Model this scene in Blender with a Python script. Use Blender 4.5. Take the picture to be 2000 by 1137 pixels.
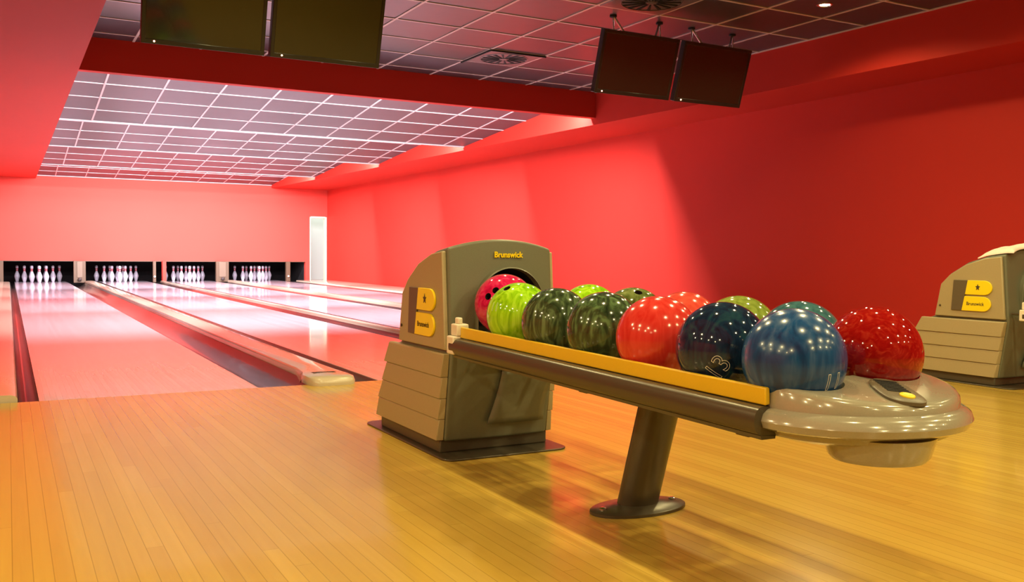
import bpy, bmesh, math, random
from mathutils import Vector, Matrix
random.seed(7)
for o in list(bpy.data.objects): bpy.data.objects.remove(o)
sc = bpy.context.scene
COL = sc.collection
# ------------------------------------------------------------------ camera, world, exposure, big lights
cam_d = bpy.data.cameras.new('camera'); cam = bpy.data.objects.new('camera', cam_d); COL.objects.link(cam)
cam_d.sensor_fit = 'HORIZONTAL'; cam_d.sensor_width = 36.0; cam_d.lens = 1802.0/2000*36
cam_d.clip_start = 0.05; cam_d.clip_end = 100
_W, _H, _f = 2000, 1137, 1802.0
def _dir(v): return Vector((v[0]-_W/2, -(v[1]-_H/2), -_f)).normalized()
_Y = _dir((15, 487)); _X = _dir((4300, 525)); _X = (_X-_Y*_X.dot(_Y)).normalized(); _Z = _X.cross(_Y)
cam.matrix_world = Matrix.Translation((-.127, -5.07, .744)) @ Matrix((_X, _Y, _Z)).to_4x4()
sc.camera = cam
sc.view_settings.view_transform = 'Standard'; sc.view_settings.look = 'None'
sc.view_settings.gamma = 1; sc.view_settings.exposure = 0.0
sc.view_settings.use_curve_mapping = False
w = bpy.data.worlds.new('world'); sc.world = w; w.use_nodes = True
w.node_tree.nodes['Background'].inputs[0].default_value = (1, .75, .55, 1)
w.node_tree.nodes['Background'].inputs[1].default_value = 0.05

def area(name, loc, target, sx, sy, power, color, spread=math.pi):
    d = bpy.data.lights.new(name, 'AREA'); d.shape = 'RECTANGLE'; d.size = sx; d.size_y = sy
    d.energy = power; d.color = color; d.spread = spread
    o = bpy.data.objects.new(name, d); COL.objects.link(o)
    v = Vector(target)-Vector(loc)
    o.rotation_euler = v.to_track_quat('-Z', 'Y').to_euler(); o.location = loc
    return o
# fluorescent runs hidden behind the steps of the lane ceiling
TUBE = (1.0, .88, .98)
for _y, _p in ((4.59, 740), (7.93, 660), (11.28, 720), (14.88, 760)):
    area('tube_light', (3.3, _y, 2.60), (3.3, _y+.62, 2.60-1.0), 5.5, .10 if _y > 5 else .14, _p, TUBE)

# ------------------------------------------------------------------ materials
def mat(name, base=(.8,.8,.8), rough=.5, metal=0., coat=0., spec=.5, emit=None, estr=0., coat_rough=.05):
    m = bpy.data.materials.new(name); m.use_nodes = True
    p = m.node_tree.nodes['Principled BSDF']
    p.inputs['Base Color'].default_value = (*base, 1); p.inputs['Roughness'].default_value = rough
    p.inputs['Metallic'].default_value = metal; p.inputs['Specular IOR Level'].default_value = spec
    p.inputs['Coat Weight'].default_value = coat; p.inputs['Coat Roughness'].default_value = coat_rough
    if emit: p.inputs['Emission Color'].default_value = (*emit, 1); p.inputs['Emission Strength'].default_value = estr
    return m
class N:
    def __init__(s, m): s.t = m.node_tree; s.p = s.t.nodes['Principled BSDF']
    def n(s, typ, **kw):
        x = s.t.nodes.new(typ)
        for k, v in kw.items():
            if k.startswith('i_'): x.inputs[k[2:].replace('_', ' ')].default_value = v
            else: setattr(x, k, v)
        return x
    def l(s, a, ao, b, bi): s.t.links.new(a.outputs[ao], b.inputs[bi])
    def math(s, op, a, b=None, c=None):
        x = s.t.nodes.new('ShaderNodeMath'); x.operation = op
        for i, v in enumerate((a, b, c)):
            if v is None: continue
            if isinstance(v, (int, float)): x.inputs[i].default_value = v
            else: s.t.links.new(v, x.inputs[i])
        return x.outputs[0]
    def ramp(s, fac, stops):
        r = s.t.nodes.new('ShaderNodeValToRGB'); s.t.links.new(fac, r.inputs[0])
        e = r.color_ramp.elements
        while len(e) < len(stops): e.new(.5)
        for q, (pos, c) in zip(e, stops): q.position = pos; q.color = (*c, 1)
        return r.outputs[0]
    def mix(s, fac, a, b, blend='MIX'):
        x = s.t.nodes.new('ShaderNodeMix'); x.data_type = 'RGBA'; x.blend_type = blend
        for i, v in ((0, fac), (6, a), (7, b)):
            if isinstance(v, (int, float)): x.inputs[i].default_value = v
            elif isinstance(v, tuple): x.inputs[i].default_value = (*v, 1)
            else: s.t.links.new(v, x.inputs[i])
        return x.outputs[2]
    def xyz(s):
        c = s.n('ShaderNodeTexCoord'); q = s.n('ShaderNodeSeparateXYZ'); s.l(c, 'Object', q, 0)
        return c, q.outputs[0], q.outputs[1], q.outputs[2]
    def noise(s, scale_vec, scale=1., detail=3., dist=0.):
        c = s.n('ShaderNodeTexCoord'); mp = s.n('ShaderNodeMapping'); mp.inputs['Scale'].default_value = scale_vec
        s.l(c, 'Object', mp, 0); x = s.n('ShaderNodeTexNoise'); s.l(mp, 0, x, 'Vector')
        x.inputs['Scale'].default_value = scale; x.inputs['Detail'].default_value = detail; x.inputs['Distortion'].default_value = dist
        return x.outputs['Fac']
    def color(s, sock): s.t.links.new(sock, s.p.inputs['Base Color'])
    def rough(s, sock): s.t.links.new(sock, s.p.inputs['Roughness'])
    def bump(s, sock, strength=.1, dist=.002):
        b = s.n('ShaderNodeBump'); b.inputs['Strength'].default_value = strength; b.inputs['Distance'].default_value = dist
        s.t.links.new(sock, b.inputs['Height']); s.l(b, 0, s.p, 'Normal')

def wood(name, bw, dark, mid, light, rough, seam=.0012, coat=.0, vary=.6, blen=1.9):
    m = mat(name, rough=rough, coat=coat, coat_rough=.06); k = N(m)
    _, x, y, z = k.xyz()
    xs = k.math('DIVIDE', x, bw); bi = k.math('FLOOR', xs)
    wn = k.n('ShaderNodeTexWhiteNoise', noise_dimensions='1D'); k.t.links.new(bi, wn.inputs['W'])
    ys = k.math('DIVIDE', k.math('ADD', y, k.math('MULTIPLY', wn.outputs[0], blen*3)), blen)
    bj = k.math('FLOOR', ys)
    cb = k.n('ShaderNodeCombineXYZ'); k.t.links.new(bi, cb.inputs[0]); k.t.links.new(bj, cb.inputs[1])
    w2 = k.n('ShaderNodeTexWhiteNoise', noise_dimensions='2D'); k.l(cb, 0, w2, 'Vector')
    g = k.noise((60, 2.2, 1), 1., 5., .6)
    g2 = k.noise((9, .5, 1), 1., 3., .3)
    v = k.math('ADD', k.math('MULTIPLY', w2.outputs['Value'], vary), k.math('ADD', k.math('MULTIPLY', g, .35), k.math('MULTIPLY', g2, .35)))
    v = k.math('SUBTRACT', v, .15)
    col = k.ramp(v, [(0., dark), (.5, mid), (1., light)])
    fr = k.math('FRACT', xs)
    e = k.math('MINIMUM', fr, k.math('SUBTRACT', 1., fr))
    s1 = k.math('LESS_THAN', e, seam/bw)
    fy = k.math('FRACT', ys); ey = k.math('MINIMUM', fy, k.math('SUBTRACT', 1., fy))
    s2 = k.math('LESS_THAN', ey, seam*.8/blen)
    sm = k.math('MAXIMUM', s1, s2)
    col = k.mix(k.math('MULTIPLY', sm, .45), col, tuple(c*.35 for c in dark))
    k.color(col)
    k.rough(k.math('ADD', rough-.05, k.math('MULTIPLY', g2, .1)))
    return m
def paint(name, base, rough=.6, var=.06):
    m = mat(name, base, rough+.15, spec=.15); k = N(m)
    n = k.noise((1,1,1), .8, 4.)
    k.color(k.mix(n, tuple(c*(1-var) for c in base), tuple(min(1, c*(1+var)) for c in base)))
    n2 = k.noise((1,1,1), 220., 2.); k.bump(n2, .06, .001)
    return m
def speckle(name, base, rough=.4, metal=0., coat=0., sc_=300., var=.12):
    m = mat(name, base, rough, metal, coat); k = N(m)
    n = k.noise((1,1,1), sc_, 2.)
    k.color(k.mix(n, tuple(c*(1-var) for c in base), tuple(min(1, c*(1+var)) for c in base)))
    return m
def ball_mat(name, a, b, c=None, seed=0, rough=.09, stretch=(1.2,1.2,.25), scale=22., dist=2.2):
    m = mat(name, a, rough, coat=.2, coat_rough=.03, spec=.4); k = N(m)
    co = k.n('ShaderNodeTexCoord'); mp = k.n('ShaderNodeMapping'); mp.inputs['Scale'].default_value = stretch
    mp.inputs['Location'].default_value = (seed*3.1, seed*1.7, seed*.9); mp.inputs['Rotation'].default_value = (seed*.15, .2-seed*.1, 0)
    k.l(co, 'Object', mp, 0)
    n = k.n('ShaderNodeTexNoise'); k.l(mp, 0, n, 'Vector'); n.inputs['Scale'].default_value = scale
    n.inputs['Detail'].default_value = 4; n.inputs['Distortion'].default_value = dist
    st = [(.3, a), (.62, b)] if c is None else [(.3, a), (.5, b), (.68, c)]
    k.color(k.ramp(n.outputs['Fac'], st))
    return m

RED = (.50, .031, .020)
M = {}
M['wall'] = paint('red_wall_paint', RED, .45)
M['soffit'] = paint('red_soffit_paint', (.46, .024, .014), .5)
M['masking'] = paint('salmon_masking_panel', (.62, .062, .044), .6)
M['approach'] = wood('maple_approach', .042, (.42,.25,.042), (.50,.33,.054), (.62,.42,.095), .22, .0011, .15, .35, 2.6)
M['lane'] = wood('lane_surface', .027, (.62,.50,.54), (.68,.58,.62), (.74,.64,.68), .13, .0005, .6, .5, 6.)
M['gutter'] = speckle('gutter_grey', (.045,.038,.034), .28, 0., .4)
M['cap'] = speckle('divider_beige_plastic', (.50,.43,.31), .22, 0., .5)
M['tan'] = speckle('tan_plastic', (.35,.285,.155), .42)
M['hood'] = speckle('grey_brown_plastic', (.130,.134,.090), .38)
M['kick'] = speckle('dark_kick_plastic', (.075,.062,.038), .4)
M['steel'] = mat('painted_grey_metal', (.085,.07,.045), .3, .35)
M['yellow'] = speckle('yellow_rail_plastic', (.70,.47,.015), .35, var=.05)
M['logo'] = mat('yellow_enamel', (.84,.64,.008), .35)
M['ink'] = mat('dark_ink', (.05,.04,.02), .5)
M['tray'] = speckle('light_grey_glossy_plastic', (.31,.29,.22), .16, 0., .8, 260., .08)
M['white'] = mat('white_plastic', (.72,.66,.54), .4)
M['black'] = mat('matt_black', (.006,.005,.005), .8)
M['pit'] = mat('pit_black', (.004,.003,.003), .9)
M['tvcase'] = mat('black_tv_case', (.012,.011,.010), .3)
M['screen'] = mat('tv_glass', (.012,.011,.008), .10, coat=.4, spec=.5)
M['chrome'] = mat('chrome', (.75,.72,.68), .18, 1.)
M['jamb'] = mat('cream_jamb_paint', (.80,.72,.50), .5)
M['whitewall'] = mat('white_wall_paint', (.82,.84,.80), .6)
M['divider'] = speckle('pit_divider_board', (.09,.055,.025), .5)
M['strip'] = speckle('brown_grey_strip', (.14,.10,.06), .4)
M['bar'] = speckle('dark_emblem_bar', (.105,.085,.05), .4)
M['lamp'] = mat('lamp_glow', (1,.9,.6), .5, emit=(1,.80,.42), estr=60.)
M['outline'] = mat('white_engraving', (.75,.74,.68), .5)
M['hole'] = mat('ball_hole', (.02,.012,.012), .6)
M['pin'] = None
def tiles(name, base, rough, metal, ox, oy, size=.61):
    m = mat(name, base, rough, metal, spec=.3); k = N(m); _, x, y, z = k.xyz()
    cb = k.n('ShaderNodeCombineXYZ')
    k.t.links.new(k.math('FLOOR', k.math('DIVIDE', k.math('SUBTRACT', x, ox), size)), cb.inputs[0])
    k.t.links.new(k.math('FLOOR', k.math('DIVIDE', k.math('SUBTRACT', y, oy), size)), cb.inputs[1])
    wn = k.n('ShaderNodeTexWhiteNoise', noise_dimensions='2D'); k.l(cb, 0, wn, 'Vector')
    k.color(k.mix(wn.outputs['Value'], tuple(c*.85 for c in base), tuple(min(1, c*1.12) for c in base)))
    n = k.noise((1,1,1), 3., 2.); k.bump(n, .15, .01)
    return m
M['tile_near'] = tiles('grey_metal_ceiling_tile', (.060,.050,.058), .30, .25, 3.38, 1.10)
M['tile_far'] = tiles('lane_ceiling_tile', (.062,.050,.058), .42, .0, .83, 0)
M['tbar'] = mat('ceiling_grid_bar', (.50,.43,.42), .4)
M['tbar_near'] = mat('near_ceiling_grid_bar', (.50,.40,.37), .4)
M['towel'] = speckle('pale_pink_cloth', (.80,.66,.60), .9, sc_=120.)

# pin material: white with two red neck bands
m = mat('white_pin_with_red_bands', (.6,.6,.6), .25, coat=.5); k = N(m); _, _x, _y, _z = k.xyz()
b1 = k.math('LESS_THAN', k.math('ABSOLUTE', k.math('SUBTRACT', _z, .262)), .011)
b2 = k.math('LESS_THAN', k.math('ABSOLUTE', k.math('SUBTRACT', _z, .297)), .011)
k.color(k.mix(k.math('MAXIMUM', b1, b2), (.40,.40,.45), (.40,.010,.02))); M['pin'] = m

# ------------------------------------------------------------------ helpers
def bm_new(): return bmesh.new()
def obj(name, bm, m, parent=None, smooth=False, bevel=0., seg=2, ang=35):
    me = bpy.data.meshes.new(name); bmesh.ops.recalc_face_normals(bm, faces=bm.faces[:]); bm.to_mesh(me); bm.free()
    for mm in (m if isinstance(m, (list, tuple)) else [m]): me.materials.append(mm)
    o = bpy.data.objects.new(name, me); COL.objects.link(o)
    if parent: o.parent = parent
    if smooth or bevel:
        for p in me.polygons: p.use_smooth = True
        me.set_sharp_from_angle(angle=math.radians(ang))
    if bevel:
        b = o.modifiers.new('bevel', 'BEVEL'); b.width = bevel; b.segments = seg; b.limit_method = 'ANGLE'; b.angle_limit = math.radians(ang)
        b.harden_normals = False
    return o
def struct(o): o['kind'] = 'structure'; return o
def tag(o, label, cat, group=None):
    o['label'] = label; o['category'] = cat
    if group: o['group'] = group
    return o
def thing(name, loc, label, cat, group=None, rz=0.):
    o = bpy.data.objects.new(name, None); COL.objects.link(o); o.location = loc; o.rotation_euler = (0, 0, rz); o.empty_display_size = .1
    return tag(o, label, cat, group)
def box(bm, x0, x1, y0, y1, z0, z1, mi=0):
    v = [bm.verts.new(p) for p in ((x0,y0,z0),(x1,y0,z0),(x1,y1,z0),(x0,y1,z0),(x0,y0,z1),(x1,y0,z1),(x1,y1,z1),(x0,y1,z1))]
    for f in ((0,3,2,1),(4,5,6,7),(0,1,5,4),(1,2,6,5),(2,3,7,6),(3,0,4,7)):
        bm.faces.new([v[i] for i in f]).material_index = mi
    return v
def quad(bm, *pts, mi=0):
    f = bm.faces.new([bm.verts.new(p) for p in pts]); f.material_index = mi; return f
def prism(bm, pts2, axis, a, b, mi=0):
    """extrude a 2-D polygon along an axis: axis 0 -> pts are (y,z); 1 -> (x,z); 2 -> (x,y)"""
    def P(p, t):
        return (t, p[0], p[1]) if axis == 0 else (p[0], t, p[1]) if axis == 1 else (p[0], p[1], t)
    A = [bm.verts.new(P(p, a)) for p in pts2]; B = [bm.verts.new(P(p, b)) for p in pts2]
    n = len(pts2)
    bm.faces.new(A).material_index = mi; bm.faces.new(B[::-1]).material_index = mi
    for i in range(n):
        bm.faces.new((A[i], A[(i+1) % n], B[(i+1) % n], B[i])).material_index = mi
def loft(bm, rings, cap0=True, cap1=True, closed=True, mi=0):
    R = [[bm.verts.new(p) for p in r] for r in rings]; n = len(R[0])
    for a, b in zip(R, R[1:]):
        for i in range(n if closed else n-1):
            bm.faces.new((a[i], a[(i+1) % n], b[(i+1) % n], b[i])).material_index = mi
    if cap0: bm.faces.new(R[0][::-1]).material_index = mi
    if cap1: bm.faces.new(R[-1]).material_index = mi
    return R
def lathe(bm, prof, cx=0, cy=0, z0=0, seg=24, mi=0):
    loft(bm, [[(cx+r*math.cos(2*math.pi*i/seg), cy+r*math.sin(2*math.pi*i/seg), z0+z) for i in range(seg)] for r, z in prof], mi=mi)
def tube(bm, a, b, r, seg=8):
    a, b = Vector(a), Vector(b); d = (b-a).normalized(); u = d.orthogonal().normalized(); v = d.cross(u)
    loft(bm, [[tuple(p+u*r*math.cos(2*math.pi*i/seg)+v*r*math.sin(2*math.pi*i/seg)) for i in range(seg)] for p in (a, b)])
def boolean(o, cutters, op='DIFFERENCE'):
    for c in cutters:
        md = o.modifiers.new('cut', 'BOOLEAN'); md.object = c; md.operation = op; md.solver = 'EXACT'
    bpy.context.view_layer.update()
    dg = bpy.context.evaluated_depsgraph_get()
    me = bpy.data.meshes.new_from_object(o.evaluated_get(dg)); me.name = o.name
    for md in list(o.modifiers): o.modifiers.remove(md)
    o.data = me
    for c in cutters: bpy.data.objects.remove(c)
def smooth_sharp(o, ang=35):
    for p in o.data.polygons: p.use_smooth = True
    o.data.set_sharp_from_angle(angle=math.radians(ang))
def text_mesh(body, size, depth=.001, outline=0., bold=0., shear=0.):
    c = bpy.data.curves.new('t', 'FONT'); c.body = body; c.size = size; c.align_x = 'CENTER'; c.align_y = 'CENTER'; c.resolution_u = 4
    c.shear = shear
    if outline: c.fill_mode = 'NONE'; c.bevel_depth = outline; c.bevel_resolution = 0
    else: c.extrude = depth; c.offset = bold
    t = bpy.data.objects.new('t', c); COL.objects.link(t); bpy.context.view_layer.update()
    me = bpy.data.meshes.new_from_object(t.evaluated_get(bpy.context.evaluated_depsgraph_get()))
    bpy.data.objects.remove(t); return me
def copy_tree(o, parent=None):
    c = o.copy(); COL.objects.link(c)
    if parent: c.parent = parent
    for ch in list(o.children): copy_tree(ch, c)
    return c

# ------------------------------------------------------------------ the room
WX = 7.10      # right wall
YB = 18.10     # back (masking) wall
ZN = 2.72      # near ceiling
ZS = 2.33      # soffit undersides
def sx(y): return 6.362-.0383*y      # inner edge of the right soffit
SL = .44       # inner edge of the left soffit
YF = -9.0
b = bm_new(); box(b, -4.0, WX, YF, -.006, -.12, 0); struct(obj('floor', b, M['approach']))
b = bm_new(); box(b, -4.0, WX, -.006, YB+1.9, -.3, -.13); struct(obj('floor', b, M['black']))
b = bm_new(); box(b, WX, WX+.15, YF, YB+.12, -.3, 3.0); struct(obj('wall_right', b, M['wall']))
b = bm_new(); box(b, -4.15, -4., YF, YB+2., -.3, 3.0); struct(obj('wall_left', b, M['wall']))
b = bm_new(); box(b, -4., WX, YF-.15, YF, -.3, 3.0); struct(obj('wall_front', b, mat('dark_warm_wall', (.20,.09,.05), .6)))
# back wall: masking panel with the long pin opening and a doorway in its right corner
OX0, OX1, OZ = -3.9, 6.53, .50; DX0, DX1, DZ = 6.645, 7.07, 1.64
b = bm_new()
box(b, -4., DX0, YB, YB+.12, OZ, 3.0); box(b, DX0, WX, YB, YB+.12, DZ, 3.0)
box(b, OX1, DX0, YB, YB+.12, -.3, OZ)
box(b, DX1, WX, YB, YB+.12, -.3, DZ)
struct(obj('wall_back', b, M['masking']))
# doorway
b = bm_new(); box(b, DX1-.02, DX1+.015, YB-.01, YB+.16, 0, DZ); box(b, DX0-.004, DX0+.02, YB-.004, YB+.16, 0, DZ)
box(b, DX0+.02, DX1-.02, YB-.004, YB+.16, DZ-.03, DZ+.012); struct(obj('door_1', b, M['jamb'], bevel=.004))
b = bm_new(); box(b, DX0-.06, 7.9, YB+1.6, YB+1.7, -.05, 2.4); box(b, 7.8, 7.9, YB+.12, YB+1.6, -.05, 2.4)
box(b, DX0-.062, DX0-.02, YB+.13, YB+1.6, -.05, 2.4); box(b, DX0-.02, 7.9, YB+.12, YB+1.6, 2.35, 2.4)
struct(obj('wall_passage', b, M['whitewall']))
b = bm_new(); box(b, DX0-.02, 7.9, YB+.12, YB+1.6, -.06, .0); struct(obj('floor', b, M['cap']))
area('passage_light', (7.3, YB+.9, 2.3), (7.3, YB+.9, 0), .5, .8, 11, (.85, 1, .93))
# pit behind the opening
b = bm_new(); box(b, OX0, OX1, YB+1.75, YB+1.85, -.2, .8); box(b, OX0, OX1, YB+.12, YB+1.85, .56, .62)
box(b, OX1-.01, OX1+.04, YB+.12, YB+1.85, -.2, .6); box(b, OX0-.05, OX0, YB+.12, YB+1.85, -.2, .6)
struct(obj('wall_pit', b, M['pit']))
b = bm_new(); box(b, OX0, OX1, YB+.0, YB+.02, OZ-.016, OZ-.002); struct(obj('trim_1', b, M['divider']))
# soffits
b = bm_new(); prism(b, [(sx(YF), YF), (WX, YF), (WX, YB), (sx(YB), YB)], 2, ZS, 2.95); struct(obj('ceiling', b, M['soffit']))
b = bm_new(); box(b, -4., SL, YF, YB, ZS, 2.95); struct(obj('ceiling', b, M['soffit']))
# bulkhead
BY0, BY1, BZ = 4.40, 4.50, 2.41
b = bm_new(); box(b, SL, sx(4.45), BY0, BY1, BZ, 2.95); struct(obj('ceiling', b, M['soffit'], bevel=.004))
# near ceiling
b = bm_new(); box(b, SL, WX, YF, BY0, ZN, ZN+.1); struct(obj('ceiling', b, M['tile_near']))
b = bm_new()
gx = [3.38+.61*i for i in range(-5, 6)]
gy = [1.10+.61*i for i in range(-16, 6)]
for x in gx:
    if SL < x < 6.6: box(b, x-.011, x+.011, YF, BY0, ZN-.006, ZN)
for y in gy:
    if y < BY0: box(b, SL, sx(y), y-.011, y+.011, ZN-.0055, ZN+.001)
box(b, 6.0+.2, 6.35, 4.38, 4.4, ZN-.01, ZN)
struct(obj('trim_2', b, M['tbar_near']))
b = bm_new(); prism(b, [(sx(YF)-.022, YF), (sx(YF), YF), (sx(BY0), BY0), (sx(BY0)-.022, BY0)], 2, ZN-.008, ZN); struct(obj('trim_3', b, M['tbar_near']))
# saw-tooth lane ceiling: four sloping fields, low at their far ends
secs = [(4.50, 7.86), (7.86, 11.22), (11.22, 14.82), (14.82, YB)]
ZH, ZL = 2.72, 2.385
for i, (y0, y1) in enumerate(secs):
    z1 = ZL if i < 3 else 2.40
    s = (ZH-z1)/(y1-y0)
    b = bm_new(); prism(b, [(y0, ZH), (y1, z1), (y1, ZH+.1), (y0, ZH+.1)], 0, SL, 6.3); struct(obj('ceiling', b, M['tile_far']))
    b = bm_new()
    def bar(xa, xb, ya, yb, t):
        za, zb = ZH-s*(ya-y0), ZH-s*(yb-y0)
        prism(b, [(ya, za+.002), (yb, zb+.002), (yb, zb-t), (ya, za-t)], 0, xa, xb)
    x = .83
    while x < 6.2:
        bar(x-.010, x+.010, y0, y1-.002, .006); x += .61
    y = y1-.004
    bar(SL, 6.3, y1-.03, y1-.001, .012)
    y = y1-.61
    while y > y0: bar(SL, 6.3, y-.010, y+.010, .0055); y -= .61
    struct(obj('trim_4', b, M['tbar']))
# ------------------------------------------------------------------ lanes, gutters and dividers
lanes = [(0., 1.067), (1.76, 2.827), (3.287, 4.354), (4.947, 6.014)]
ordn = ['leftmost of the four', 'second from the left', 'third from the left', 'rightmost, nearest the long red wall']
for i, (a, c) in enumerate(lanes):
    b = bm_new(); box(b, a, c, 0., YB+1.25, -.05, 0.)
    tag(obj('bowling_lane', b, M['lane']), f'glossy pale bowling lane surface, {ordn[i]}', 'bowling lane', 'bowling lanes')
def gutter(x0, x1, label):
    n = 10; ra = []
    for y in (0.0, YB+1.2):
        top = [(x0+(x1-x0)*j/n, y, -.004-.095*math.sin(math.pi*j/n)**.7) for j in range(n+1)]
        ra.append(top+[(x1, y, -.118), (x0, y, -.118)])
    b = bm_new(); loft(b, ra); tag(obj('lane_gutter', b, M['gutter'], smooth=True, ang=50), label, 'gutter', 'lane gutters')
gutter(-.090, -.002, 'narrow dark gutter along the left edge of the leftmost lane')
gutter(1.069, 1.398, 'wide dark gutter between the leftmost lane and the long beige divider')
gutter(1.614, 1.758, 'dark gutter right of the round-nosed beige divider, beside the second lane')
gutter(2.829, 3.02, 'dark gutter along the right edge of the second lane')
gutter(3.09, 3.285, 'thin gutter along the left edge of the third lane')
gutter(4.356, 4.56, 'dark gutter along the right edge of the third lane')
gutter(4.74, 4.945, 'thin gutter along the left edge of the rightmost lane')
gutter(6.016, 6.25, 'gutter between the rightmost lane and the ledge of the red wall')
def capping(x0, x1, label, nose=True, h=.045, ext=-.10, m=None, narrow=0.):
    prof = [(0., -.12), (0., h*.45), (.008, h*.85), (.025, h), (.5, h*1.04)]
    wd = x1-x0
    def sec(y, inset=0., hs=1., nl=0.):
        xa, xb = x0+inset+nl, x1-inset; e = min(.03, (xb-xa)*.2)
        L = [(xa, -.12), (xa, h*.45*hs), (xa+e*.3, h*.85*hs), (xa+e, h*hs), ((xa+xb)/2, h*1.05*hs), (xb-e, h*hs), (xb-e*.3, h*.85*hs), (xb, h*.45*hs), (xb, -.12)]
        return [(p[0], y, p[1]) for p in L]
    b = bm_new()
    if nose:
        R = [sec(ext+.0, wd*.20, .50), sec(ext+.012, wd*.11, .82), sec(ext+.035, wd*.05, 1.0), sec(ext+.08, .0, 1.08), sec(.10, .0, 1.1), sec(.24, .002, 1.05, narrow*.55), sec(.46, .002, 1.0, narrow), sec(YB-.14, .002, 1., narrow)]
        for r in R[:6]:
            for i_, p in enumerate(r):
                if p[2] < 0: r[i_] = (p[0], p[1], .0)
    else: R = [sec(0.01), sec(YB-.14)]
    loft(b, R)
    return tag(obj('lane_divider', b, m or M['cap'], smooth=True, ang=40), label, 'lane divider', 'lane dividers')
D = capping(1.335, 1.61, 'long beige divider with rounded near nose between first and second lanes', narrow=.066)
b = bm_new(); box(b, 1.40, 1.535, .08, .13, .0485, .051)
for i in range(6): box(b, 1.405+i*.021, 1.420+i*.021, .085, .125, .0505, .0525)
obj('vent_plate', b, M['ink'], D)
capping(3.022, 3.088, 'narrow beige divider between the second and third lanes', False, .035)
capping(4.565, 4.735, 'beige divider between the third and rightmost lanes', True, .045)
capping(6.252, 7.095, 'flat beige ledge along the foot of the right wall', False, .030)
capping(-.50, -.093, 'broad divider at the left picture edge beside the leftmost lane', False, .035)
b = bm_new(); box(b, -4., -.502, 0., YB, -.12, .0); struct(obj('floor', b, M['lane']))
# foul line strip
b = bm_new(); box(b, -4, WX, -.006, 0.0, -.05, -.001); struct(obj('trim_5', b, M['ink']))
# dividing posts standing in the pin opening
def post(x0, x1, y0, y1, label, m, knob=None, z0=.0):
    t = thing('pit_divider', ((x0+x1)/2, (y0+y1)/2, 0), label, 'divider post', 'divider posts in the pin opening')
    cx, cy = (x0+x1)/2, (y0+y1)/2
    b = bm_new(); box(b, x0-cx, x1-cx, y0-cy, y1-cy, z0, OZ-.004); obj('board', b, m, t, bevel=.004)
    if x1-x0 > .15:
        b = bm_new(); box(b, x0-cx+.07, x1-cx-.07, y0-cy-.012, y0-cy, .12, OZ-.02); obj('front_strip', b, M['strip'], t, bevel=.004)
        b = bm_new(); lathe(b, [(.04,0),(.045,.03),(.03,.06),(.0,.062)], 0, y0-cy-.04, .05); obj('rubber_bumper', b, M['gutter'], t, smooth=True)
    if knob:
        b = bm_new(); bmesh.ops.create_uvsphere(b, u_segments=14, v_segments=8, radius=.026)
        bmesh.ops.translate(b, vec=(0, y0-cy-.02, .13), verts=b.verts[:]); obj('white_knob', b, M['white'], t, smooth=True)
post(1.175, 1.425, 17.98, 18.09, 'beige divider board between first and second pin openings', M['divider'])
post(2.865, 2.93, 17.98, 18.09, 'thin brown post with white knob right of the second pins', M['divider'], True)
post(3.065, 3.145, 17.90, 18.09, 'narrow salmon pink post in front of the third pin opening', M['masking'])
post(4.30, 4.60, 17.98, 18.09, 'brown and beige divider board between third and fourth pin openings', M['divider'])
post(6.01, 6.11, 17.98, 18.09, 'thin brown post with white knob right of the rightmost pins', M['divider'], True)
post(-.42, -.215, 17.98, 18.09, 'beige divider board at the left picture edge left of the first pins', M['divider'], True)
# ------------------------------------------------------------------ pins
b = bm_new()
lathe(b, [(.0255,0),(.0285,.004),(.0365,.03),(.0455,.065),(.052,.09),(.0595,.114),(.0602,.125),(.057,.148),(.046,.185),(.033,.215),(.0255,.238),(.0232,.254),(.0235,.275),(.026,.298),(.030,.32),(.0322,.343),(.031,.358),(.025,.372),(.013,.379),(.002,.381)], seg=20)
pin0 = obj('bowling_pin', b, M['pin'], smooth=True, ang=70)
rows = ['head pin at the front point', 'second row, left pin', 'second row, right pin', 'third row, left pin', 'third row, centre pin', 'third row, right pin',
        'back row, leftmost pin', 'back row, second pin from left', 'back row, third pin from left', 'back row, rightmost pin']
ln = ['on the leftmost lane', 'on the second lane', 'on the third lane', 'on the rightmost lane']
first = True
for i, (a, c) in enumerate(lanes):
    cx = (a+c)/2+(-.04, -.13, -.10, -.09)[i]; q = 0
    for r in range(4):
        for s_ in range(r+1):
            o = pin0 if first else pin0.copy()
            if not first: COL.objects.link(o)
            first = False
            o.location = (cx+(s_-r/2)*.292, 18.20+r*.264, 0.0)
            tag(o, f'white pin with red neck bands, {rows[q]} {ln[i]}', 'bowling pin', f'pins standing {ln[i]}'); q += 1
    area('pin_deck_light', (cx, YB+.06, .47), (cx, YB+.75, .15), .8, .05, .35, (.86, .88, 1.0))

# ------------------------------------------------------------------ ball return machine
MX, MY = 1.49, -1.70          # machine origin on the floor
mach = thing('ball_return', (MX, MY, 0), 'grey and tan ball return with full rack of balls, in the foreground', 'ball return')
def L(x, y, z): return (x-MX, y-MY, z)
prof = [(-2.0,.05),(-2.056,.386),(-2.048,.42),(-2.02,.765),(-1.907,.750),(-1.783,.712),(-1.675,.650),(-1.612,.590),(-1.574,.39),(-1.52,.373),(-1.372,.12),(-1.365,.05)]
def hoodbm(x0, x1, pr, arch=.034, nx=14):
    b = bm_new(); rings = []
    for i in range(nx+1):
        u = -1+2*i/nx; x = x0+(x1-x0)*i/nx
        ring = []
        for (y, z) in pr:
            a = max(0, min(1, (z-.60)/.15)); a = a*a*(3-2*a)
            yy = y-(.012*(1-u*u) if y < -1.9 else 0)
            ring.append(L(x, yy, z+arch*a*(1-u*u)))
        rings.append(ring)
    loft(b, rings); return b
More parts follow.
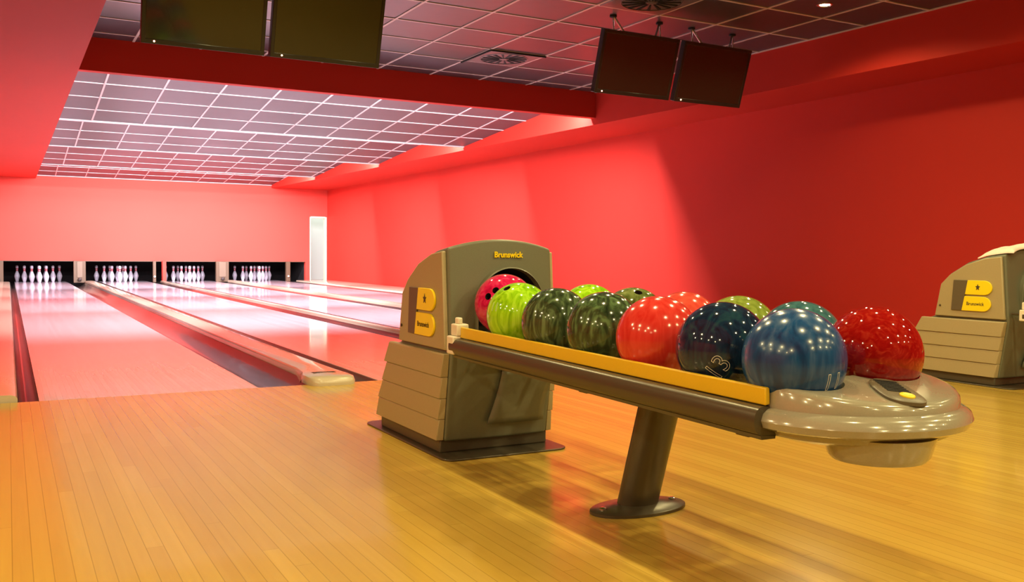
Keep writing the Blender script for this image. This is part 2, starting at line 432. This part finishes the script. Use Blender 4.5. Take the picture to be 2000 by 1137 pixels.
body = obj('hood_shell', hoodbm(1.272, 1.708, prof), M['hood'])
# ball exit opening
def cap_cutter(cx, cz, r, zlow, y0, y1):
    b = bm_new(); pts = [(cx+r*math.cos(t), cz+r*math.sin(t)) for t in [math.pi*i/24 for i in range(25)]]
    pts += [(cx-r, zlow+.05), (cx-r+.05, zlow), (cx+r-.05, zlow), (cx+r, zlow+.05)]
    prism(b, [(p[0]-MX, p[1]) for p in pts], 1, y0-MY, y1-MY)
    bmesh.ops.recalc_face_normals(b, faces=b.faces[:])
    return obj('cutter', b, M['black'])
body.data.materials.append(M['black'])
_bv = body.modifiers.new('bevel', 'BEVEL'); _bv.width = .012; _bv.segments = 3; _bv.limit_method = 'ANGLE'; _bv.angle_limit = math.radians(40)
boolean(body, [cap_cutter(1.512, .553, .136, .415, -2.2, -1.72)])
body.parent = mach; smooth_sharp(body, 25)
_wn = body.modifiers.new('wn', 'WEIGHTED_NORMAL'); _wn.keep_sharp = True; _wn.weight = 80
# dark lining and rim of the opening
b = bm_new(); n = 28
def arch_pts(r, lo): 
    P = [(1.512+r*math.cos(math.pi*i/n), .553+r*math.sin(math.pi*i/n)) for i in range(n+1)]
    return P+[(1.512-r, lo), (1.512+r, lo)]
A, B_ = arch_pts(.1375, .415), arch_pts(.1415, .412)
for P1, P2, yy in ((A, B_, -2.071),):
    va = [b.verts.new(L(p[0], yy, p[1])) for p in P1]; vb = [b.verts.new(L(p[0], yy+.004, p[1])) for p in P2]
    vc = [b.verts.new(L(p[0], -2.03, p[1])) for p in P2]
    for i in range(len(P1)-2):
        b.faces.new((va[i], va[i+1], vb[i+1], vb[i])); b.faces.new((vb[i], vb[i+1], vc[i+1], vc[i]))
obj('opening_rim', b, M['hood'], mach, smooth=True)
b = bm_new(); prism(b, [(p[0]-MX, p[1]) for p in arch_pts(.1355, .416)], 1, -1.735-MY, -1.73-MY); obj('tunnel_lining', b, M['black'], mach)
# upper side panels
up = [(-2.040,.392),(-2.034,.42),(-2.006,.752),(-1.907,.742),(-1.785,.704),(-1.68,.642),(-1.622,.585),(-1.585,.392)]
for x0, x1 in ((1.256, 1.274), (1.706, 1.724)):
    b = bm_new(); prism(b, [(p[0]-MY, p[1]) for p in up], 0, x0-MX, x1-MX); obj('side_panel', b, M['tan'], mach, bevel=.005)
# lower side cladding with overlapping boards
yb = lambda z: -1.365+(z-.105)/(.373-.105)*(-.150) if z > .105 else -1.36
yf = lambda z: -1.996-(z-.055)/(.386-.055)*.050
zs = [.055, .135, .213, .293, .380]
for sgn, xi in ((-1, 1.272), (1, 1.708)):
    b = bm_new()
    for q in range(4):
        z0, z1 = zs[q], zs[q+1]
        o0, o1 = .028, .023      # bottom stands out further than the top
        ring = []
        for (z, off) in ((z0, o0), (z1-.004, o1), (z1, o1-.004)):
            xo = xi+sgn*off
            ring.append([L(xi, yf(z), z), L(xo, yf(z)+.006, z), L(xo, yb(z)+(.02 if q == 3 else 0), z), L(xi, yb(z), z)])
        loft(b, ring)
    obj('lower_side_panel', b, M['tan'], mach, bevel=.003)
b = bm_new(); box(b, *[v for v in (1.262-MX, 1.718-MX, -1.985-MY, -1.375-MY)], .006, .056); obj('kick_base', b, M['kick'], mach, bevel=.006)
b = bm_new()
pl = []
for cx_, cy_, a0 in ((1.70,-2.06,-90),(1.70,-1.30,0),(1.28,-1.30,90),(1.28,-2.06,180)):
    for i in range(7):
        t = math.radians(a0+15*i); pl.append((cx_+.05*math.cos(t)-MX, cy_+.05*math.sin(t)-MY))
prism(b, pl, 2, 0.0005, .007); obj('floor_plate', b, M['steel'], mach, bevel=.002)
# bowed panel low on the front
b = bm_new(); rings = []
for j in range(9):
    t = j/8; z = .112+t*.205
    ycent = -2.006-(z-.05)/(.336)*.052
    xl = 1.43+.035*math.sin(math.pi*t*.5)+.012*t; xr = 1.668+.052*t-.02*math.sin(math.pi*t)
    rings.append([L(xl+(xr-xl)*i/8, ycent-.017-.014*math.sin(math.pi*i/8)**.5*(.5+.5*math.sin(math.pi*min(1, t+.15))), z) for i in range(9)])
loft(b, rings, False, False, False); o = obj('front_access_panel', b, M['hood'], mach, smooth=True, ang=60)
so = o.modifiers.new('s', 'SOLIDIFY'); so.thickness = .008; so.offset = 1
b = bm_new(); box(b, *[v for v in (1.475-MX, 1.525-MX, -2.075-MY, -2.045-MY)], .310, .322); obj('latch', b, M['black'], mach, bevel=.003)
# maker name on the front
def place_text(name, body_, size, m, parent, fn, **kw):
    me = text_mesh(body_, size, **kw); me.materials.append(m)
    if kw.get('outline'):
        q = bm_new(); q.from_mesh(me)
        le = [e for e in q.edges if e.calc_length() > .004]
        bmesh.ops.subdivide_edges(q, edges=le, cuts=7, use_grid_fill=True); q.to_mesh(me); q.free()
    for v in me.vertices: v.co = fn(v.co.copy())
    me.name = name; o = bpy.data.objects.new(name, me); COL.objects.link(o); o.parent = parent; return o
place_text('maker_name', 'Brunswick', .030, M['logo'], mach, lambda c: Vector(L(1.512+c.x*.95, -2.0415+(c.y)*-.05-c.z, .7395+c.y)), depth=.001, bold=.0009)
# emblem on the left side: dark bar and two yellow lobes
def emblem(side):
    X = 1.256 if side < 0 else 1.724
    def P(y, z, d): return L(X+side*d, y, z)
    root_b = bm_new()
    dark = [(-1.700,.432),(-1.712,.612),(-1.806,.612),(-1.770,.432)]
    A_ = [P(y, z, 0) for y, z in dark]; B2 = [P(y, z, .007) for y, z in dark]
    loft(root_b, [A_, B2]); e = obj('emblem', root_b, M['bar'], mach, bevel=.002)
    for (ya, za, yb_, zb, ye, nm) in ((-1.806,.612,-1.790,.528,-1.960,'yellow_lobe'), (-1.788,.518,-1.770,.432,-1.955,'yellow_lobe')):
        pts = [(ya, za)]
        zc, rz_ = (za+zb)/2, (za-zb)/2; yc = ye+rz_*1.15
        for i in range(13):
            t = math.pi/2-math.pi*i/12; pts.append((yc-rz_*1.15*math.cos(t), zc+rz_*math.sin(t)))
        pts.append((yb_, zb))
        bb = bm_new(); loft(bb, [[P(y, z, 0) for y, z in pts], [P(y, z, .009) for y, z in pts]]); obj(nm, bb, M['logo'], e, bevel=.002)
    me_fn = (lambda c: Vector(P(-1.858-c.x*.95, .474+c.y, .0095+abs(c.z)))) if side < 0 else (lambda c: Vector(P(-1.858+c.x*.95, .474+c.y, .0095+abs(c.z))))
    place_text('emblem_lettering', 'Brunswick', .028, M['ink'], e, me_fn, depth=.0006, bold=.0004)
    bb = bm_new()      # small crown over a pin in the upper lobe
    pts = []
    for i in range(10):
        t = math.pi/2+2*math.pi*i/10; r = .020 if i % 2 == 0 else .009; pts.append((-1.872-r*.8*math.cos(t), .572+r*math.sin(t)))
    loft(bb, [[P(y, z, .0085) for y, z in pts], [P(y, z, .0105) for y, z in pts]])
    obj('emblem_mark', bb, M['ink'], e)
emblem(-1)
b = bm_new(); lathe(b, [(.006,0),(.006,.004),(.001,.005)], seg=10)
for v in b.verts: v.co = Vector(L(1.2375-v.co.z, -1.622+v.co.x, .455+v.co.y))
bmesh.ops.translate(b, vec=(.018, 0, 0), verts=b.verts[:])
obj('screw', b, M['steel'], mach)
# rack rails: slope of the rack
RY0, RY1 = -2.17, -3.664
def rz(y): return .489+(y-(-2.28))/(-3.70+2.28)*(-.016)      # top edge of the yellow rail
def rail_extrude(name, fn_sec, m, y0=RY0, y1=RY1, **kw):
    b = bm_new(); loft(b, [[L(x, y, z) for x, z in fn_sec(y)] for y in (y0, y1)]); return obj(name, b, m, mach, **kw)
for sgn, X in ((-1, 1.238), (1, 1.742)):
    rail_extrude('yellow_rail', lambda y: [(X, rz(y)), (X-sgn*.012, rz(y)), (X-sgn*.014, rz(y)-.036), (X, rz(y)-.038)], M['yellow'], bevel=.003)
    def tubesec(y):
        z = rz(y)-.038; P = []
        for i in range(13):
            t = math.pi/2-math.pi*i/12
            P.append((X+sgn*(.004+.026*max(0, math.cos(t))**.8), z-.031+.030*math.sin(t)))
        P += [(X-sgn*.03, z-.066), (X-sgn*.035, z-.055), (X-sgn*.012, z-.03), (X-sgn*.012, z-.002)]
        return P
    rail_extrude('side_rail', tubesec, M['steel'], smooth=True, ang=50)
    # thin dark shelf under the tube
    rail_extrude('lower_flange', lambda y: [(X+sgn*.012, rz(y)-.099), (X-sgn*.03, rz(y)-.099), (X-sgn*.03, rz(y)-.108), (X+sgn*.008, rz(y)-.108)], M['kick'], smooth=False)
    b = bm_new(); box(b, X-.028-MX, X+.028-MX, -2.205-MY, -2.150-MY, .395, .458)
    box(b, X-.014-MX, X+.032-MX, -2.207-MY, -2.155-MY, .458, .500); box(b, X-.006-MX, X+.012-MX, -2.200-MY, -2.17-MY, .498, .522)
    obj('rail_bracket', b, M['white'], mach, bevel=.005)
# two inner runners under each ball row
for xr in (1.290, 1.400, 1.550, 1.660):
    b = bm_new()
    # runner height keeps contact with balls of radius .1085 whose centres sit .036 above the rail top
    c0 = 1.345 if xr < 1.47 else 1.605; dz = math.sqrt((.1085+.008)**2-(xr-c0)**2)
    tube(b, L(xr, -2.06, rz(-2.06)+.040-dz), L(xr, -3.70, rz(-3.70)+.050-dz), .008, 10); obj('ball_runner', b, M['steel'], mach, smooth=True)
b = bm_new(); box(b, 1.385-MX, 1.640-MX, -2.20-MY, -1.74-MY, .444, .4525); obj('exit_chute', b, M['kick'], mach, bevel=.003)
for yc in (-2.30, -2.98, -3.6):
    b = bm_new(); box(b, 1.235-MX, 1.745-MX, yc-.02-MY, yc+.02-MY, rz(yc)-.112, rz(yc)-.098); obj('cross_bar', b, M['kick'], mach, bevel=.002)
b = bm_new(); box(b, 1.40-MX, 1.58-MX, -3.12-MY, -2.86-MY, .350, .366); obj('mounting_plate', b, M['kick'], mach, bevel=.003)
# leaning oval post
b = bm_new(); rings = []
for t in (0, .5, 1):
    z = .012+t*.342; yc = -2.895-.11*t
    rings.append([L(1.487+.066*math.cos(2*math.pi*i/28), yc+.048*math.sin(2*math.pi*i/28), z) for i in range(28)])
loft(b, rings); obj('support_post', b, M['steel'], mach, smooth=True, ang=50)
b = bm_new(); rings = []
for r, z in ((1., .0005), (1., .008), (.97, .011), (.6, .016), (.52, .02)):
    rings.append([L(1.487+.160*r*math.cos(2*math.pi*i/40), -2.90+.088*r*math.sin(2*math.pi*i/40), z) for i in range(40)])
loft(b, rings); pb = obj('post_base', b, M['steel'], mach, smooth=True, ang=40)
for xq in (-.125, .125):
    b = bm_new(); lathe(b, [(.011,0),(.011,.005),(.006,.008),(0.001,.008)], 1.487+xq-MX, -2.90-MY, .0125, 12); obj('bolt', b, M['chrome'], pb, smooth=True)
# end tray
def D_out(off, z, tilt=0., a=.237, bb=.197, y0=-3.675, n=40):
    P = []
    for i in range(n+1):
        t = math.pi+math.pi*i/n; c, s_ = math.cos(t), math.sin(t)
        x = 1.489+(a+off)*math.copysign(abs(c)**(2/1.95), c); y = y0+(bb+off)*math.copysign(abs(s_)**(2/1.95), s_)
        P.append((x, y))
    P = [(P[0][0], y0+.02)]+P+[(P[-1][0], y0+.02)]
    return [L(x, y, z-tilt*(y0-y)) for x, y in P]
T = .15
b = bm_new()
loft(b, [D_out(-.035, .364), D_out(-.018, .371), D_out(-.012, .383), D_out(.006, .385), D_out(.019, .391), D_out(.025, .405),
         D_out(.020, .419), D_out(.008, .428), D_out(-.001, .431), D_out(-.003, .470, T), D_out(-.009, .4775, T), D_out(-.020, .480, T)])
tray = obj('end_tray', b, M['tray'])
cut = []
for bx_, by_, bz_ in ((1.345, -3.64, .5245), (1.605, -3.62, .5225)):
    q = bm_new(); rings = []
    sec_ = [(math.cos(t), math.sin(t)) for t in [2*math.pi*i/32 for i in range(32)]]
    for yy, rr in [(-3.45, 1.)] + [(by_-.1125*math.sin(a), math.cos(a)) for a in [math.pi/2*i/10 for i in range(10)]]:
        rings.append([L(bx_+.1125*rr*c, yy, bz_+.1125*rr*s_) for c, s_ in sec_])
    loft(q, rings); bmesh.ops.recalc_face_normals(q, faces=q.faces[:]); cut.append(obj('cutter', q, M['tray']))
boolean(tray, cut); tray.parent = mach; smooth_sharp(tray, 40)
b = bm_new(); loft(b, [[L(1.462+.108*q*math.cos(2*math.pi*i/40), -3.762+.098*q*math.sin(2*math.pi*i/40), z) for i in range(40)] for q, z in ((.7, .322), (.93, .326), (1., .335), (1.12, .378))])
obj('tray_cup', b, M['tray'], mach, smooth=True, ang=40)
# control panel on the tray
cpx, cpy = 1.482, -3.785; ca = math.atan2(-.135, -.08)
def CP(u, v, z):
    x = cpx+u*math.cos(ca)-v*math.sin(ca); y = cpy+u*math.sin(ca)+v*math.cos(ca)
    return L(x, y, .481-T*(-3.675-y)+z)
def oval(a, bq, z, n=36, e=2.8):
    P = []
    for i in range(n):
        t = 2*math.pi*i/n; c, s_ = math.cos(t), math.sin(t)
        P.append(CP(a*math.copysign(abs(c)**(2/e), c), bq*math.copysign(abs(s_)**(2/e), s_)*(1+.12*c), z))
    return P
b = bm_new(); loft(b, [oval(.088, .042, -.003), oval(.088, .042, .004), oval(.082, .037, .007)]); cp = obj('control_panel', b, M['bar'], mach, smooth=True, ang=40)
b = bm_new()
for i in range(7):
    u = -.064+i*.013
    loft(b, [[CP(u, -.024, .0075), CP(u+.006, -.024, .0075), CP(u+.012, .022, .0075), CP(u+.006, .022, .0075)], [CP(u, -.024, .0085), CP(u+.006, -.024, .0085), CP(u+.012, .022, .0085), CP(u+.006, .022, .0085)]])
obj('speaker_slots', b, M['black'], cp)
b = bm_new(); loft(b, [[CP(.052+.017*math.cos(2*math.pi*i/24), .004+.015*math.sin(2*math.pi*i/24), z) for i in range(24)] for z in (.005, .011)])
obj('yellow_button', b, M['logo'], cp, bevel=.002)
b = bm_new(); loft(b, [[CP(.052+.010*math.cos(2*math.pi*i/18), .004+.0085*math.sin(2*math.pi*i/18), z) for i in range(18)] for z in (.010, .0118)])
obj('button_ring', b, mat('pale_yellow', (.85,.72,.12), .4), cp)

# second machine by the right wall
m2 = copy_tree(mach); m2.location = (MX+3.59, MY+.22, 0)
m2['label'] = 'tan and grey ball return at the right picture edge with pale cloth on top'
# towel
def top_z(x, y):      # top of the right-hand hood under the cloth, in the cloth's own frame
    yy = y-1.735-.22; P = [(-2.02,.765),(-1.907,.750),(-1.783,.712),(-1.675,.650)]
    z = P[0][1]
    for (ya, za), (yb_, zb_) in zip(P, P[1:]):
        if ya <= yy <= yb_: z = za+(zb_-za)*(yy-ya)/(yb_-ya)
    u_ = (x+5.0-5.08)/.218
    return z+.034*max(0, 1-u_*u_)-.765+.004
b = bm_new(); nx, ny = 16, 12; g = []
random.seed(3)
for j in range(ny+1):
    row = []
    for i in range(nx+1):
        u, v = i/nx, j/ny; e = math.sqrt(min(1, min(u, 1-u)*4.5)*min(1, min(v, 1-v)*4))
        z = .008+.014*e+.007*math.sin(u*11+v*5)*e+.005*math.sin(v*14+u*6)*e
        xx, yy_ = -.13+.40*u, -.11+.22*v+.02*math.sin(u*7); zb_ = top_z(xx, yy_); row.append((xx, yy_, z+zb_, zb_+.001))
    g.append(row)
V = [[b.verts.new(p[:3]) for p in r] for r in g]; Vb = [[b.verts.new((p[0], p[1], p[3])) for p in r] for r in g]
for j in range(ny):
    for i in range(nx):
        b.faces.new((V[j][i], V[j][i+1], V[j+1][i+1], V[j+1][i])); b.faces.new((Vb[j][i], Vb[j+1][i], Vb[j+1][i+1], Vb[j][i+1]))
for i in range(nx):
    b.faces.new((V[0][i], Vb[0][i], Vb[0][i+1], V[0][i+1])); b.faces.new((V[ny][i], V[ny][i+1], Vb[ny][i+1], Vb[ny][i]))
for j in range(ny):
    b.faces.new((V[j][0], V[j+1][0], Vb[j+1][0], Vb[j][0])); b.faces.new((V[j][nx], Vb[j][nx], Vb[j+1][nx], V[j+1][nx]))
tw = obj('towel', b, M['towel'], smooth=True, ang=80); tw.location = (5.0, -1.735, .765)
tag(tw, 'crumpled pale pink cloth lying on top of the ball return at right', 'cloth')

# ------------------------------------------------------------------ balls
R = .1085
C_LIME = ball_mat('lime_marbled', (.13,.34,.004), (.28,.58,.010), (.42,.72,.045), 1)
C_DG1 = ball_mat('dark_green_marbled', (.014,.024,.010), (.038,.062,.028), (.12,.19,.09), 2, rough=.12)
C_DG2 = ball_mat('dark_green_striped', (.012,.022,.010), (.034,.060,.026), (.10,.18,.075), 4, rough=.12)
C_DG3 = ball_mat('mottled_green', (.035,.05,.01), (.12,.16,.045), (.22,.27,.10), 3, stretch=(1,1,1), scale=14)
C_RED1 = ball_mat('coral_red', (.50,.020,.016), (.58,.045,.035), None, 5, rough=.14)
C_RED2 = ball_mat('coral_red_pale', (.54,.04,.03), (.60,.08,.055), None, 6, rough=.14)
C_OLIVE = ball_mat('yellow_green', (.12,.17,.02), (.24,.32,.06), None, 7)
C_NAVY = ball_mat('navy', (.004,.008,.022), (.007,.020,.055), (.012,.045,.07), 8, rough=.07)
C_BLUE = ball_mat('blue_streaked', (.003,.024,.10), (.008,.060,.20), (.04,.10,.24), 9, rough=.20, scale=14)
C_TEAL = ball_mat('teal_blue', (.02,.08,.11), (.05,.15,.17), None, 10)
C_RED3 = ball_mat('deep_red_glossy', (.22,.003,.003), (.27,.006,.005), (.34,.022,.012), 11, rough=.05, stretch=(1,1,1), scale=40)
C_MAG = ball_mat('magenta', (.36,.004,.05), (.55,.012,.09), (.60,.05,.14), 12, stretch=(1,1,1), scale=18)
def ball(x, y, z, m, label, holes=None, num=None):
    b = bm_new(); bmesh.ops.create_uvsphere(b, u_segments=56, v_segments=36, radius=R)
    o = obj('bowling_ball', b, m, smooth=True, ang=60); o.data.materials.append(M['hole'])
    if holes:
        cuts = []
        for d in holes:
            d = Vector(d).normalized(); q = bm_new(); tube(q, d*(R-.045), d*(R+.02), .0125, 20)
            bmesh.ops.recalc_face_normals(q, faces=q.faces[:]); c = obj('cutter', q, M['hole']); cuts.append(c)
        boolean(o, cuts); smooth_sharp(o, 50)
    if num:
        body_, size, d, roll, w_ = num
        d = Vector(d).normalized(); rt = Vector((0, 0, 1)).cross(d).normalized(); upv = d.cross(rt)
        rt, upv = rt*math.cos(roll)+upv*math.sin(roll), -rt*math.sin(roll)+upv*math.cos(roll)
        def fn(c):
            p = (d+rt*(c.x/R)+upv*(c.y/R)).normalized(); return p*(R+.0004+c.z*.3)
        place_text('engraved_number', body_, size, M['outline'], o, fn, outline=w_)
    o.location = (x, y, z)
    tag(o, label, 'bowling ball', 'bowling balls on the rack'); return o
camp = Vector((-.127, -5.07, .744))
def toward(px, py, c):     # unit direction on a ball facing a picture point
    d = cam.matrix_world.to_3x3() @ Vector((px-1000, -(py-568.5), -_f)); d.normalize(); c = Vector(c)
    oc = camp-c; bq = oc.dot(d); disc = bq*bq-(oc.length_squared-R*R)
    t = -bq-math.sqrt(max(disc, 0)); return (camp+d*t-c).normalized()
F = [(1.345, -2.43, .5415), (1.345, -2.66, .533), (1.345, -2.92, .531), (1.345, -3.165, .530), (1.345, -3.41, .527), (1.340, -3.640, .5245)]
Bk = [(1.605, -2.45, .535), (1.605, -2.70, .533), (1.605, -2.95, .530), (1.605, -3.18, .528), (1.605, -3.40, .5245), (1.608, -3.62, .5225)]
# rest each ball on the runners
mg = (1.432, -2.165, .563)
ball(*mg, C_MAG, 'magenta bowling ball with finger holes inside the hood opening', [toward(953, 579, mg), toward(968, 567, mg), toward(980, 592, mg)])
ball(*F[0], C_LIME, 'lime green marbled ball in the near row beside the hood', [toward(990, 563, F[0])], ('11', .040, toward(966, 600, F[0]), 0., .0004))
ball(*F[1], C_DG1, 'dark green marbled ball right of the near-row lime ball')
ball(*F[2], C_DG2, 'dark green striped ball left of the near-row coral red ball')
ball(*F[3], C_RED1, 'coral red ball in the near row between green and navy balls')
ball(*F[4], C_NAVY, 'navy blue ball with outlined number 13', None, ('13', .062, toward(1403, 720, F[4]), math.radians(55), .0007))
ball(*F[5], C_BLUE, 'large streaked blue ball at the end of the near row', None, ('11', .054, toward(1627, 748, F[5]), math.radians(6), .0007))
ball(*Bk[0], C_LIME, 'lime green ball in the far row, only its top showing')
ball(*Bk[1], C_DG3, 'mottled green ball in the far row with a finger hole on top', [toward(1247, 571, Bk[1])])
ball(*Bk[2], C_RED2, 'pale coral red ball in the far row behind the other coral ball')
ball(*Bk[3], C_OLIVE, 'yellowish green ball in the far row behind the navy ball')
ball(*Bk[4], C_TEAL, 'teal blue ball in the far row peeking above the streaked blue ball')
ball(*Bk[5], C_RED3, 'deep red shiny ball at the right end of the rack')

# ------------------------------------------------------------------ hanging monitors
def monitor(x0, x1, label, led):
    cx = (x0+x1)/2; zb, zt, ybm, ytm = 2.085, 2.575, 1.36, 1.21
    t = thing('monitor', (cx, 1.28, 2.33), label, 'monitor', 'monitors hanging from the ceiling')
    h = math.hypot(zt-zb, ybm-ytm); th = math.atan2(ybm-ytm, zt-zb); hw = (x1-x0)/2
    def T_(x, d, v):      # x across, d out of the screen face (towards player), v up the face
        y = ybm-v*math.sin(th)-d*math.cos(th); z = zb+v*math.cos(th)-d*math.sin(th)
        return (x, y-1.28, z-2.33)
    def pb(bm, xa, xb, da, db, va, vb):
        P = [T_(x, d, v) for d in (da, db) for (x, v) in ((xa, va), (xb, va), (xb, vb), (xa, vb))]
        v = [bm.verts.new(p) for p in P]
        for f in ((0,1,2,3),(7,6,5,4),(0,4,5,1),(1,5,6,2),(2,6,7,3),(3,7,4,0)): bm.faces.new([v[i] for i in f])
    b = bm_new(); pb(b, -hw, hw, -.06, -.004, 0, h)
    fr = .026
    pb(b, -hw, hw, -.004, .004, 0, fr+.006); pb(b, -hw, hw, -.004, .004, h-fr, h); pb(b, -hw, -hw+fr, -.004, .004, fr, h-fr); pb(b, hw-fr, hw, -.004, .004, fr, h-fr)
    obj('case', b, M['tvcase'], t, bevel=.003)
    b = bm_new(); pb(b, -hw+fr-.001, hw-fr+.001, -.003, .0005, fr+.005, h-fr+.001); obj('screen', b, M['screen'], t)
    b = bm_new(); bmesh.ops.create_uvsphere(b, u_segments=10, v_segments=6, radius=.0055)
    bmesh.ops.translate(b, vec=T_(-hw+led, .005, .018), verts=b.verts[:]); obj('standby_light', b, M['led'], t, smooth=True)
    for s_ in (-1, 1):
        b = bm_new(); top = (s_*hw*.62, 0.03, ZN-2.33)
        tube(b, top, T_(s_*hw*.62+.10*s_*-1, -.03, h-.04), .009); tube(b, top, T_(s_*hw*.62, -.05, h-.10), .007)
        obj('ceiling_strut', b, M['chrome'], t, smooth=True)
        b = bm_new(); lathe(b, [(.03,0),(.03,-.012),(.012,-.016)], s_*hw*.62, .03, ZN-2.33, 14); obj('ceiling_plate', b, M['black'], t)
    b = bm_new(); pb(b, -.12, .12, -.11, -.06, h*.3, h*.7); obj('mount_bracket', b, M['steel'], t, bevel=.004)
M['led'] = mat('standby_led', (1,.3,.15), .4, emit=(1,.35,.18), estr=25.)
monitor(.642, 1.432, 'black flat monitor at the upper left, left screen of the left pair', .08)
monitor(1.472, 2.262, 'black flat monitor, right screen of the left pair', .08)
monitor(4.145, 4.915, 'black flat monitor, left screen of the right pair', .07)
monitor(4.975, 5.725, 'black flat monitor, right screen of the pair nearest the red wall', .07)

# ------------------------------------------------------------------ ceiling fittings
def diffuser(cx, cy, label):
    t = thing('air_diffuser', (cx, cy, ZN), label, 'air vent', 'ceiling air vents')
    b = bm_new(); box(b, -.29, .29, -.29, .29, -.010, -.001); obj('face_plate', b, M['diff'], t, bevel=.002)
    b = bm_new()
    for i in range(16):
        a = 2*math.pi*i/16; ca_, sa = math.cos(a), math.sin(a)
        r0, r1, hw = .05, .22, .010
        P = [(r0, -hw*.4), (r1, -hw*1.4), (r1, hw*1.4), (r0, hw*.4)]
        loft(b, [[(p[0]*ca_-(p[1]+p[0]*.25)*sa, p[0]*sa+(p[1]+p[0]*.25)*ca_, z) for p in P] for z in (-.0105, -.016)])
    obj('swirl_slots', b, M['black'], t)
    b = bm_new(); lathe(b, [(.245,-.0095),(.245,-.014),(.235,-.016),(.235,-.0095)], seg=40); obj('rim', b, M['diff'], t, smooth=True)
    b = bm_new(); lathe(b, [(.04,-.01),(.04,-.018),(.02,-.022),(.001,-.022)], seg=20); obj('hub', b, M['diff'], t, smooth=True)
M['diff'] = mat('diffuser_metal', (.13,.10,.10), .35, .2)
diffuser(4.295, 3.235, 'square ceiling air vent with swirl slots near the dark red bulkhead')
diffuser(4.295, .795, 'square ceiling air vent at the top picture edge above the right monitors')
b = bm_new(); prism(b, [(3.985,2.945),(3.985,3.60),(4.0,3.60),(4.0,2.945)], 2, ZN-.02, ZN-.004); prism(b, [(3.985,2.925),(3.985,2.94),(4.61,2.94),(4.61,2.925)], 2, ZN-.02, ZN-.004)
struct(obj('trim_6', b, M['black']))
lp = [(x, y) for y in (.18, -1.36, -2.90, -4.44, -5.98, -7.5) for x in (1.28, 2.69, 4.10, 5.51)]
proto = None
seen_label = 'glowing round ceiling downlight at the top right above the red soffit'
for (x, y) in lp + [(x, y) for y in (-1.36, -2.90, -4.44, -5.98) for x in (-1.54, -2.95)]:
    z = ZN if x > SL else ZS
    if y > -1 and x == 5.51 or proto is None:
        pass
    if proto is None:
        proto = thing('downlight', (0, 0, 0), 'x', 'downlight', 'round ceiling downlights')
        b = bm_new(); lathe(b, [(.062,0),(.062,-.008),(.050,-.012),(.042,-.004),(.042,.0)], seg=28); obj('trim_ring', b, M['chrome'], proto, smooth=True)
        b = bm_new(); lathe(b, [(.041,-.002),(.038,-.007),(.02,-.010),(.001,-.011)], seg=24); obj('glowing_bulb', b, M['lamp'], proto, smooth=True)
        t = proto
    else: t = copy_tree(proto)
    t.location = (x, y, z-.0005)
    t['label'] = seen_label if (x == 5.51 and y == .18) else 'round warm ceiling downlight over the approach, outside the picture'
    d = bpy.data.lights.new('downlight_beam', 'SPOT'); d.energy = 60*((1. if x < 4 else .85) if x < 5 else (.75 if y > 0 else .30)); d.color = (1, .82, .38); d.spot_size = math.radians(158); d.spot_blend = .35; d.shadow_soft_size = .035
    o = bpy.data.objects.new('downlight_beam', d); COL.objects.link(o); o.location = (x, y, z-.05)
# small detector on the lane ceiling
t = thing('smoke_detector', (4.15, 15.25, ZH-(ZH-2.40)/(YB-14.82)*(15.25-14.82)), 'tiny white detector on the far lane ceiling', 'detector')
b = bm_new(); lathe(b, [(.05,.002),(.05,-.02),(.035,-.035),(.001,-.036)], seg=20); obj('detector_body', b, M['white'], t, smooth=True)
